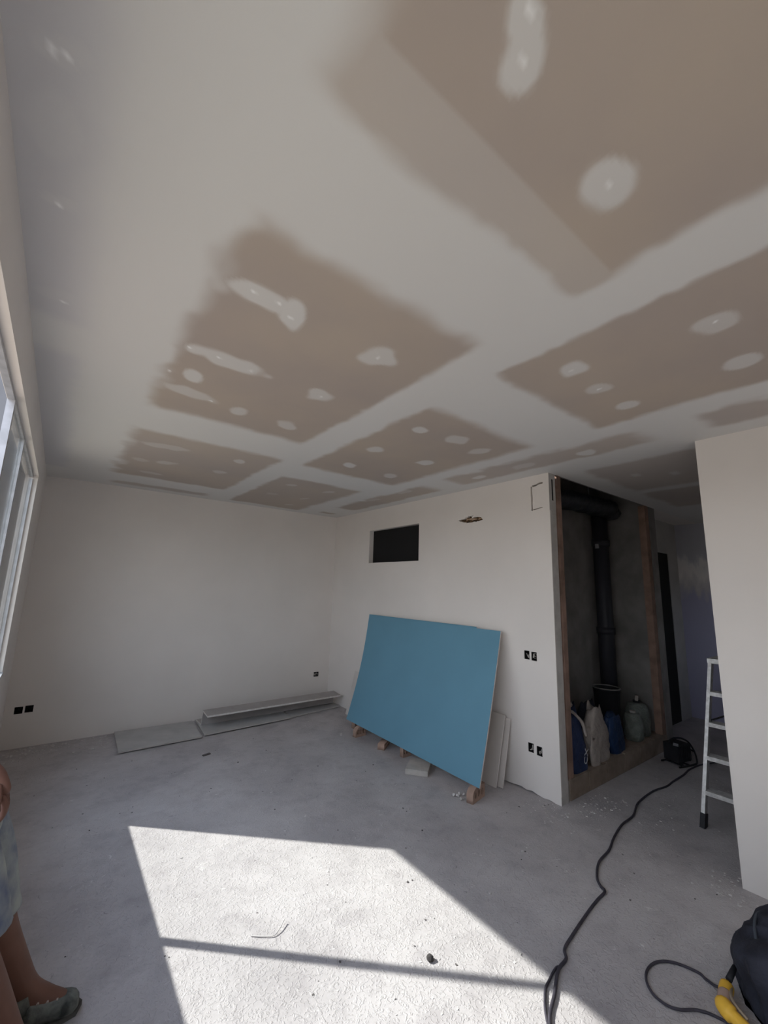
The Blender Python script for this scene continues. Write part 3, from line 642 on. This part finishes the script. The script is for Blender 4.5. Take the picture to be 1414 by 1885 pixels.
# ------------------------------------------------------------- bags in the recess
def sack(name, loc, w, d, h, rz, m, label, lean=(0, 0), top=.55, seed=1, cat='bag', open_=False, wrinkle=.02, slump=.1):
    from mathutils import noise as N
    t = thing(name, label, cat, loc, rz)
    bm = bmesh.new(); seg, nv = 56, 34; rings = []; sv = Vector((seed*7.3, seed*1.7, 0))
    for j in range(nv+1):
        v = j/nv; ring = []
        wv = (.80+.55*math.sqrt(min(v*6, 1))*.4)*(1-.0*v); wv *= 1-(1-top)*max(0, (v-.45)/.55)**1.5
        dv = 1.05-.15*v if not open_ else 1.0-.25*v; dv *= 1-.55*max(0, (v-.4)/.6)**1.3*(0 if open_ else 1)
        for k in range(seg):
            a = 2*math.pi*k/seg; ca, sa = math.cos(a), math.sin(a)
            e = 1/(abs(ca)**3.2+abs(sa)**3.2)**(1/3.2)
            p = Vector((ca*e*w/2*wv, sa*e*d/2*dv, v*h))
            q = Vector((p.x*1.0, p.y, p.z*.6))
            rid = (1-abs(N.noise(q*13+sv))*2.6)*.6+(1-abs(N.noise(q*27+sv*2))*2.6)*.4
            lump = N.noise(q*6+sv)
            f = 1+wrinkle*3.2*lump+wrinkle*1.6*rid*(.4+.6*min(1, v*2))
            edge = v**3*slump*h*(.7*math.sin(2*a+seed)+.5*math.sin(3*a+seed*2)+.3*math.sin(5*a))
            ring.append(bm.verts.new((p.x*f+lean[0]*v+.01*N.noise(q*9+sv*3), p.y*f+lean[1]*v, max(0, p.z+edge*(v > .3)))))
        rings.append(ring)
    for i in range(nv):
        for k in range(seg): bm.faces.new((rings[i][k], rings[i][(k+1) % seg], rings[i+1][(k+1) % seg], rings[i+1][k]))
    bm.faces.new(rings[0][::-1])
    if open_:
        c = Vector((lean[0]*.9, lean[1]*.9, h*.62)); last = rings[-1]
        for st_ in (.18, .45, .75):
            cur = [bm.verts.new(v.co.lerp(c, st_)+Vector((0, 0, -h*.05*st_))) for v in rings[-1]]
            for k in range(seg): bm.faces.new((last[k], last[(k+1) % seg], cur[(k+1) % seg], cur[k]))
            last = cur
        bm.faces.new(last)
    else:
        bm.faces.new(rings[-1])
    obj('bag_body', bm, m, t, smooth=True)
    return t
ZC = .1415
s1 = sack('cement_sack', (.365, -3.42, ZC), .27, .11, .47, math.radians(3), MSACKB, 'blue and white cement sack standing at the left edge of the recess', (-.02, .03), .62, 1, wrinkle=.045)
def letters(parent, txt, loc, size, rot, m):
    cu = bpy.data.curves.new('print', 'FONT'); cu.body = txt; cu.size = size; cu.extrude = .0006; cu.align_x = 'CENTER'; cu.align_y = 'CENTER'
    co = bpy.data.objects.new('print', cu); S.collection.objects.link(co)
    dg = bpy.context.evaluated_depsgraph_get(); me = bpy.data.meshes.new_from_object(co.evaluated_get(dg))
    bpy.data.objects.remove(co); me.materials.clear()
    me.transform(Matrix.LocRotScale(Vector(loc), rot.to_quaternion() if hasattr(rot, 'to_quaternion') else rot, None)); o = link('print', me, m, parent); return o
from mathutils import Euler
letters(s1, 'CX', (.015, -.083, .13), .085, Euler((math.radians(90), math.radians(-72), 0)), MPRINT)
bm = bmesh.new(); tube(bm, spline([(-.08, .0, .465), (-.01, .01, .455), (.05, .0, .415), (.085, -.03, .36), (.10, -.05, .26)], 5), .013, 8, ell=(0, 0, 1)); obj('white_fold', bm, MSACKW, s1, smooth=True)
bm = bmesh.new(); tube(bm, spline([(-.10, .01, .50), (-.03, .02, .52), (.02, .03, .50), (-.03, .03, .49)], 5), .014, 8, ell=(0, 0, 1)); obj('white_flap', bm, MSACKW, s1, smooth=True)
s2 = sack('open_sack', (.80, -3.40, ZC), .31, .125, .43, math.radians(2), MSACKW, 'open white paper sack with a crumpled mouth, in the middle of the recess front', (-.02, .02), .45, 5, open_=True, wrinkle=.085, slump=.08)
sack('crumpled_sack', (.62, -3.462, ZC), .12, .035, .22, math.radians(-4), MSACKW, 'low crumpled white sack between the blue cement sack and the open white sack', (.0, .005), .5, 9, wrinkle=.07, slump=.12)
s3 = sack('plastic_bag', (1.115, -3.40, ZC), .27, .12, .31, math.radians(2), MBAG, 'blue plastic bag slumped right of the open white sack', (0, .02), .62, 12, open_=True, wrinkle=.07, slump=.07)
bk = thing('bucket', 'dark round bucket with a pale rim behind the sacks', 'bucket', (1.42, -3.21, ZC))
bm = bmesh.new(); lathe(bm, [(.10, 0), (.105, .02), (.125, .47), (.132, .475), (.132, .49), (.115, .49), (.11, .47), (.09, .05)], 24); obj('bucket_body', bm, MRUB, bk, smooth=True)
bm = bmesh.new(); tube(bm, [(.126*math.cos(a), .126*math.sin(a), .492) for a in [i*math.pi/12 for i in range(25)]], .007, 8); obj('pale_rim', bm, MDW, bk, smooth=True)
bb = sack('dark_refuse_bag', (1.02, -3.19, ZC), .40, .24, .38, .3, MDKCLOTH, 'dark crumpled refuse bag slumped behind the open white sack', (0, 0), .6, 21, wrinkle=.05)
# film wrapped rolls
for i, (x_, y_, r_, h_, l) in enumerate(((1.62, -3.365, .085, .25, 'left'), (1.86, -3.31, .11, .30, 'right'))):
    t = thing('wrapped_roll', 'cloudy film-wrapped roll in the recess, %s of the two' % l, 'roll', (x_, y_, ZC), 0, 'film-wrapped rolls in the recess')
    bm = bmesh.new(); pr = [(r_*.9, 0), (r_*1.05, .03), (r_, h_*.3), (r_*1.07, h_*.5), (r_*.98, h_*.8), (r_*.8, h_), (r_*.35, h_*1.03)]
    lathe(bm, pr, 20)
    for v in bm.verts: v.co.x += random.uniform(-.006, .006); v.co.y += random.uniform(-.006, .006)
    obj('film', bm, MFILM, t, smooth=True)
    bm = bmesh.new(); lathe(bm, [(r_*.3, h_*.98), (r_*.34, h_*1.1), (r_*.2, h_*1.1)], 14); obj('core', bm, MMORTAR if i == 0 else MRUB, t)
sc_ = bx(-.06, .06, -.015, .015, 0, .05); o = obj('paper_scrap', sc_, MSACKW, bevel=.004); o.location = (1.86, -3.31, ZC+.333); o.rotation_euler = (.15, .1, .4); tag(o, 'pale crumpled scrap lying on the film-wrapped roll', 'scrap')

# ------------------------------------------------------------- dark bag and yellow tool at lower right
def blob(bm, c, rx, ry, rz, seed, amp=.12, sub=4, flat=0, crease=0):
    b2 = bmesh.new(); bmesh.ops.create_icosphere(b2, subdivisions=sub, radius=1)
    from mathutils import noise as N
    me = bpy.data.meshes.new('t')
    for v in b2.verts:
        p = v.co.copy(); f = 1+amp*N.noise(p*1.3+Vector((seed, 0, 0)))+amp*.5*N.noise(Vector((p.x*3, p.y*3, p.z*1.2))+Vector((0, seed, 0)))+crease*(1-abs(N.noise(Vector((p.x*3.2, p.y*3.2, p.z*1.1))+Vector((seed, seed, 0))))*3.5)
        if crease and p.z < 0: f /= max(.55, math.sqrt(max(0, 1-p.z*p.z)))
        v.co = Vector((p.x*rx*f, p.y*ry*f, p.z*rz*f))+Vector(c)
        if v.co.z < flat: v.co.z = flat+.002
    b2.to_mesh(me); b2.free(); bm.from_mesh(me); bpy.data.meshes.remove(me)
db = thing('dark_tool_bag', 'bulging dark cloth bag at the lower right corner of the floor', 'bag', (-.68, -4.93, 0))
bm = bmesh.new(); blob(bm, (.0, .0, .11), .265, .235, .19, 3, .14, 6, .0, .035); obj('bag_body', bm, MDKCLOTH, db, smooth=True)
bm = bmesh.new(); tube(bm, spline([(-.05, -.12, .30), (.03, -.08, .37), (.1, 0, .385), (.12, .09, .33), (.11, .12, .27)], 6), .014, 8); obj('carry_handle', bm, MDKCLOTH, db, smooth=True)
bm = bmesh.new(); tube(bm, spline([(-.20, .10, .17), (-.12, .14, .23), (.0, .16, .25), (.12, .15, .22)], 6), .006, 6); obj('seam', bm, mat('blue_grey_piping', (.06, .07, .09), .7), db, smooth=True)
tl = thing('yellow_power_tool', 'yellow corded power tool with black switch leaning on the dark bag', 'tool', (0, 0, 0))
bm = bmesh.new(); tube(bm, spline([(-.865, -4.694, .03), (-.90, -4.699, .032), (-.925, -4.704, .032)], 4), .024, 12); obj('head', bm, MYEL, tl, smooth=True)
bm = bmesh.new(); tube(bm, spline([(-.918, -4.703, .032), (-.945, -4.708, .032), (-.968, -4.713, .032)], 4), .025, 12); obj('collar', bm, MTAN, tl, smooth=True)
hp = spline([(-.960, -4.710, .032), (-.985, -4.716, .034), (-1.0, -4.735, .034), (-1.012, -4.765, .033), (-1.03, -4.80, .032), (-1.055, -4.84, .03), (-1.09, -4.90, .03)], 4)
bm = bmesh.new(); tube(bm, hp, .02, 12, rad=[(.030 if 2 < i < 10 else .022) if i else .018 for i in range(len(hp))]); obj('handle', bm, MYEL, tl, smooth=True)
bm = bmesh.new(); tube(bm, [(-.855, -4.70, .052), (-.82, -4.703, .062), (-.79, -4.706, .072)], .008, 8, rad=[.012, .011, .009]); obj('switch', bm, MRUB, tl, smooth=True)
bm = bmesh.new(); tube(bm, spline([(-.875, -4.712, .04), (-.93, -4.724, .052), (-.97, -4.745, .056), (-1.0, -4.79, .05)], 4), .0055, 8); obj('pale_seam', bm, mat('pale_plastic', (.30, .24, .18), .5), tl, smooth=True)

# ------------------------------------------------------------- small debris
bm = bmesh.new(); rr = random.Random(5)
CP = [Vector((v.co.x, v.co.y)) for o_ in bpy.data.objects if o_.name.startswith('power_cable') for v in list(o_.data.vertices)[::8]]
def chip(bm, x, y, s, flat=.5):
    if any((abs(q.x-x) < .035 and abs(q.y-y) < .035) for q in CP): return
    if -.72 < x < 0 and -3.3 < y < -.6 and (x > -.24 or y < -1.0): return
    if x < -2.85 and -3.6 < y < -3.1: return
    if x > -1.2 and y < -4.62: return
    ang = rr.uniform(0, 6.3); n = rr.choice((4, 5, 5, 6)); el = rr.uniform(.4, 1)
    lo = []; hi = []
    hgt = s*rr.uniform(.15, flat)
    for k in range(n):
        a = 2*math.pi*k/n+rr.uniform(-.25, .25); px = s*math.cos(a)*rr.uniform(.7, 1); py = s*el*math.sin(a)*rr.uniform(.7, 1)
        q = (x+px*math.cos(ang)-py*math.sin(ang), y+px*math.sin(ang)+py*math.cos(ang))
        lo.append(bm.verts.new((q[0], q[1], .0005))); hi.append(bm.verts.new((x+(q[0]-x)*.8, y+(q[1]-y)*.8, hgt*rr.uniform(.7, 1.1))))
    bm.faces.new(lo[::-1]); bm.faces.new(hi)
    for k in range(n): bm.faces.new((lo[k], lo[(k+1) % n], hi[(k+1) % n], hi[k]))
for i in range(420): chip(bm, rr.uniform(-3.4, 1.6), rr.uniform(-4.8, -.1) if rr.random() < .7 else rr.uniform(-4.2, -3.6), rr.uniform(.003, .011), .5)
for i in range(160): chip(bm, rr.uniform(-3.42, -2.6), rr.triangular(-.5, -.02, -.05), rr.uniform(.004, .02), .4)
for i in range(140): chip(bm, -rr.triangular(.01, .35, .03), rr.uniform(-3.6, -2.9), rr.uniform(.003, .014), .5)
for i in range(60): chip(bm, rr.uniform(.0, .5), rr.uniform(-3.75, -3.52), rr.uniform(.003, .014), .5)
for i in range(60): chip(bm, rr.uniform(-.25, .1), rr.uniform(-4.75, -4.4), rr.uniform(.003, .013), .5)
# keep crumbs clear of solid things
bmesh.ops.delete(bm, geom=[v for v in bm.verts if (v.co.x > -.02 and (v.co.y > YE-.03 or v.co.y < YR+.02)) or (v.co.y > -.7 and v.co.x > -2.6)], context='VERTS')
tag(obj('plaster_crumbs', bm, MCHIP), 'white plaster crumbs scattered over the floor', 'debris', kind='stuff')
bm = bmesh.new()
for i in range(130): chip(bm, rr.uniform(-3.3, 0), rr.uniform(-4.7, -.8), rr.uniform(.003, .009), .6)
for i in range(40): chip(bm, rr.uniform(-.3, -.02), rr.uniform(-3.5, -.9), rr.uniform(.004, .012), .6)
tag(obj('dark_crumbs', bm, MDIRT), 'dark crumbs of dirt scattered over the floor', 'debris', kind='stuff')
bm = bmesh.new(); bmesh.ops.create_icosphere(bm, subdivisions=2, radius=.017)
for v in bm.verts: v.co *= rr.uniform(.85, 1.1); v.co.z *= .7
o = obj('pebble', bm, mat('dark_stone', (.06, .055, .055), .9, .3, 60)); o.location = (-1.74, -3.878, .011); tag(o, 'dark pebble lying alone on the sunlit floor', 'pebble')
bm = bmesh.new(); tube(bm, spline([(-2.32, -3.315, .004), (-2.27, -3.355, .005), (-2.235, -3.375, .006), (-2.20, -3.36, .012), (-2.165, -3.33, .016)], 5), .0022, 6)
tag(obj('bent_twig', bm, MCHIP), 'pale bent splinter lying on the sunlit floor', 'debris')
for (x_, y_, a_, l_, lb) in ((-1.918, -1.093, .3, .07, 'dark scrap on the floor in front of the flat offcuts'), (-.58, -1.30, 1.1, .06, 'pale shred on the floor beside the far end of the blue board')):
    bm = bx(-l_/2, l_/2, -.012, .012, .001, .010); o = obj('floor_scrap', bm, MDIRT if 'dark' in lb else MCHIP, bevel=.003); o.location = (x_, y_, 0); o.rotation_euler = (0, 0, a_); tag(o, lb, 'scrap')

# ------------------------------------------------------------- person leaning on the sill (mostly outside the frame)
def skin(name, verts, edges, radii, m, parent, sub=2, root=0):
    me = bpy.data.meshes.new(name); me.from_pydata([Vector(v) for v in verts], edges, []); o = bpy.data.objects.new(name, me); S.collection.objects.link(o)
    md = o.modifiers.new('s', 'SKIN'); md.use_smooth_shade = True
    for i, r in enumerate(radii):
        sv = me.skin_vertices[0].data[i]; sv.radius = r if isinstance(r, tuple) else (r, r); sv.use_root = (i == root)
    sb = o.modifiers.new('u', 'SUBSURF'); sb.levels = sub; sb.render_levels = sub
    dg = bpy.context.evaluated_depsgraph_get(); dg.update(); m2 = bpy.data.meshes.new_from_object(o.evaluated_get(dg))
    bpy.data.objects.remove(o)
    for p in m2.polygons: p.use_smooth = True
    m2.materials.clear(); m2.name = name
    return link(name, m2, m, parent)
pe = thing('person', 'person in plaster-stained blue shorts standing at the left edge by the window', 'person', (-3.16, -3.345, 0))
O = Vector((-3.16, -3.3, 0))
J = dict(pel=(-3.36, -3.30, .86), bel=(-3.455, -3.30, 1.02), che=(-3.56, -3.30, 1.20), upc=(-3.60, -3.30, 1.32), nec=(-3.615, -3.30, 1.40), hd1=(-3.605, -3.30, 1.47), hd2=(-3.605, -3.30, 1.55),
         rhip=(-3.365, -3.40, .80), rth=(-3.345, -3.415, .64), rkn=(-3.295, -3.42, .47), rca=(-3.24, -3.42, .33), rsh=(-3.165, -3.42, .17), ran=(-3.125, -3.42, .085),
         lhip=(-3.365, -3.20, .80), lth=(-3.335, -3.185, .64), lkn=(-3.262, -3.18, .47), lca=(-3.225, -3.185, .33), lsh=(-3.145, -3.195, .17), lan=(-3.105, -3.20, .085),
         rso=(-3.605, -3.49, 1.31), rel=(-3.50, -3.57, 1.14), rwr=(-3.30, -3.55, .985),
         lso=(-3.605, -3.11, 1.31), lel=(-3.53, -3.02, 1.10), lwr=(-3.375, -3.03, .945),
         rto=(-3.02, -3.425, .045), lto=(-2.99, -3.215, .045), rhe=(-3.15, -3.42, .045), lhe=(-3.13, -3.20, .045))
Rr = dict(pel=(.08, .13), bel=(.08, .125), che=(.095, .14), upc=(.09, .13), nec=.055, hd1=.075, hd2=.085, rhip=.075, lhip=.075, rth=.072, lth=.072, rkn=.056, lkn=.056, rca=.057, lca=.057, rsh=.042, lsh=.042, ran=.037, lan=.037,
          rso=.058, lso=.058, rel=.042, lel=.042, rwr=.028, lwr=.028, rto=.03, lto=.03, rhe=.033, lhe=.033)
K = list(J); E_ = [('pel', 'bel'), ('bel', 'che'), ('che', 'upc'), ('upc', 'nec'), ('nec', 'hd1'), ('hd1', 'hd2'), ('pel', 'rhip'), ('rhip', 'rth'), ('rth', 'rkn'), ('rkn', 'rca'), ('rca', 'rsh'), ('rsh', 'ran'), ('ran', 'rhe'), ('ran', 'rto'),
      ('pel', 'lhip'), ('lhip', 'lth'), ('lth', 'lkn'), ('lkn', 'lca'), ('lca', 'lsh'), ('lsh', 'lan'), ('lan', 'lhe'), ('lan', 'lto'), ('upc', 'rso'), ('rso', 'rel'), ('rel', 'rwr'), ('upc', 'lso'), ('lso', 'lel'), ('lel', 'lwr')]
V = [Vector(J[k])-O for k in K]; ED = [(K.index(a), K.index(b)) for a, b in E_]; RD = [Rr[k] if k in Rr else .04 for k in K]
# hands: palm and five fingers resting on the front of the hips
def hand(w, side, d, down):
    w = Vector(w)-O; d = Vector(d).normalized(); dn = Vector(down).normalized(); s = d.cross(dn).normalized()*side
    b = len(V); V.append(w+d*.035); RD.append((.022, .034)); ED.append((K.index('rwr' if side > 0 else 'lwr'), b)); V.append(w+d*.075); RD.append((.016, .036)); ED.append((b, b+1))
    return w+d*.08, d, dn, s
for w_, side in (('rwr', 1), ('lwr', -1)):
    pc, d, dn, s = hand(J[w_], side, (.40, .0, -.9), (-.8, 0, -.5))
    HND = pc
    for k, ln in enumerate((.066, .074, .07, .056)):
        vs = [pc-d*.02+s*(k-1.5)*.019]; vs.append(vs[0]+d*ln*.5); vs.append(vs[1]+(d*.8+dn*.5)*ln*.42); vs.append(vs[2]+(d*.4+dn*.9)*ln*.36)
        skin_v = [tuple(v) for v in vs]
        J.setdefault('fing', []).append((skin_v, [.0095, .0088, .008, .0068]))
    tv = [pc-d*.055-s*.022, pc-d*.03-s*.043+dn*.006, pc-d*.004-s*.054+dn*.014, pc+d*.018-s*.055+dn*.022]
    J['fing'].append(([tuple(v) for v in tv], [.013, .0115, .0095, .008]))
body = skin('body', V, ED, RD, MSKIN, pe)
# fingers grow out of the palms: same body mesh
fm = []
for vs, rd in J['fing']:
    fo = skin('finger', vs, [(0, 1), (1, 2), (2, 3)], rd, MSKIN, None, 1); fm.append(fo)
bmj = bmesh.new(); bmj.from_mesh(body.data)
for fo in fm:
    bmj.from_mesh(fo.data); md_ = fo.data; bpy.data.objects.remove(fo); bpy.data.meshes.remove(md_)
# face: nose, brows, mouth and ears
hc = Vector((-3.605, -3.30, 1.525))-O
for dx, dy, dz, a, b, c in ((.088, 0, -.005, .016, .013, .024), (.080, 0, -.045, .010, .024, .008), (.0, .083, -.005, .018, .010, .03), (.0, -.083, -.005, .018, .010, .03)):
    bmesh.ops.create_icosphere(bmj, subdivisions=2, radius=1, matrix=Matrix.Translation(hc+Vector((dx, dy, dz))) @ Matrix.Diagonal((a, b, c, 1)))
for f in bmj.faces: f.smooth = True
bmj.to_mesh(body.data); bmj.free()
for sgn in (-1, 1):
    bm = bmesh.new(); bmesh.ops.create_icosphere(bm, subdivisions=2, radius=.011, matrix=Matrix.Translation(hc+Vector((.076, sgn*.03, .015)))); obj('eye', bm, MHAIR, pe, smooth=True)
bm = bmesh.new(); blob(bm, tuple(hc+Vector((-.022, 0, .035))), .096, .092, .085, 4, .08, 3, -9); obj('hair', bm, MHAIR, pe, smooth=True)
# shirt
bm = bmesh.new()
tube(bm, spline([Vector(p)-O for p in ((-3.39, -3.30, .93), (-3.455, -3.30, 1.02), (-3.56, -3.30, 1.20), (-3.602, -3.30, 1.34), (-3.613, -3.30, 1.395))], 4), .1, 20, rad=[(.095, .158)]*2+[(.10, .155)]*2+[(.105, .155)]*2+[(.112, .16)]*3+[(.12, .18)]*2+[(.12, .19)]*2+[(.11, .18)]*2+[(.085, .12), (.075, .075)]+[(.07, .07)]*2, ell=(1, 0, 0))
for a, b in (('rso', 'rel'), ('lso', 'lel')):
    A, B = Vector(J[a])-O, Vector(J[b])-O; tube(bm, [A.lerp(B, -.15), A.lerp(B, .3), A.lerp(B, .75)], .07, 14, rad=[.072, .066, .064])
obj('shirt', bm, MSHIRT, pe, smooth=True)
# shorts: waist and two flared legs with open hems
bm = bmesh.new()
tube(bm, spline([Vector(p)-O for p in ((-3.385, -3.30, .885), (-3.37, -3.30, .84), (-3.362, -3.30, .78), (-3.355, -3.30, .71))], 3), .1, 24, rad=[(.078, .14), (.084, .155), (.088, .17), (.09, .178), (.092, .182), (.094, .182), (.094, .18), (.093, .178), (.09, .17), (.08, .15)], ell=(1, 0, 0))
for sd_, yy in (('l', -3.185), ('r', -3.42)):
    ks = [(-3.365, yy+(.02 if yy < -3.3 else -.02), .82), (-3.335, yy, .68), (-3.292, yy, .55), (-3.28, yy, .47), (-3.262, yy, .39)] if sd_ == 'l' else [(-3.365, yy+.02, .82), (-3.345, yy, .70), (-3.312, yy, .60), (-3.30, yy, .54), (-3.285, yy, .475)]
    P = spline([Vector(p)-O for p in ks], 4); n_ = len(P)
    outr = tube(bm, P, .1, 20, rad=[.088-.003*math.sin(i*.9) if i < n_-4 else .092-.001*(n_-i) for i in range(n_)], cap=False, ell=(1, 0, 0))
    innr = tube(bm, P[-5:], .08, 20, rad=[.080, .080, .080, .082, .084], cap=False, ell=(1, 0, 0))
    for k in range(20): bm.faces.new((outr[-1][k], outr[-1][(k+1) % 20], innr[-1][(k+1) % 20], innr[-1][k]))
obj('shorts', bm, MDENIM, pe, smooth=True)
# shoes
for sd_, x_, y_ in (('left', -3.065, -3.21), ('right', -3.09, -3.425)):
    bm = bmesh.new(); P = [(x_-.105, y_, .05), (x_-.06, y_, .058), (x_, y_-.002, .050), (x_+.06, y_-.006, .040), (x_+.105, y_-.008, .032)]
    tube(bm, spline([Vector(p)-O for p in P], 3), .05, 14, rad=[(.030, .034), (.045, .040), (.048, .042), (.048, .043), (.045, .044), (.042, .045), (.038, .047), (.036, .048), (.034, .050), (.032, .05), (.030, .048), (.025, .042), (.014, .028)], ell=(0, 0, 1))
    sh = obj('shoe', bm, MSHOE, pe, smooth=True)
    bm = bmesh.new(); q = [(x_-.12, y_-.03), (x_-.12, y_+.03), (x_-.05, y_+.038), (x_+.05, y_+.044), (x_+.10, y_+.038), (x_+.12, y_), (x_+.10, y_-.038), (x_+.05, y_-.046), (x_-.05, y_-.038)]
    prism(bm, [(a-O.x, b-O.y) for a, b in q], 2, .001, .018); obj('sole', bm, MSOLE, sh)
    for k in range(3):
        bm = bmesh.new(); xx_ = x_-O.x-.02+k*.028; tube(bm, [(xx_, y_-O.y-.03, .088-k*.008), (xx_+.006, y_-O.y, .103-k*.010), (xx_, y_-O.y+.03, .088-k*.008)], .0045, 6); obj('lace', bm, MSACKW, sh)
    bm = bmesh.new(); tube(bm, [Vector(p)-O for p in ((x_-.075, y_, .075), (x_-.085, y_, .115))], .05, 14, rad=[.046, .044]); obj('sock', bm, MSHOE, pe, smooth=True)
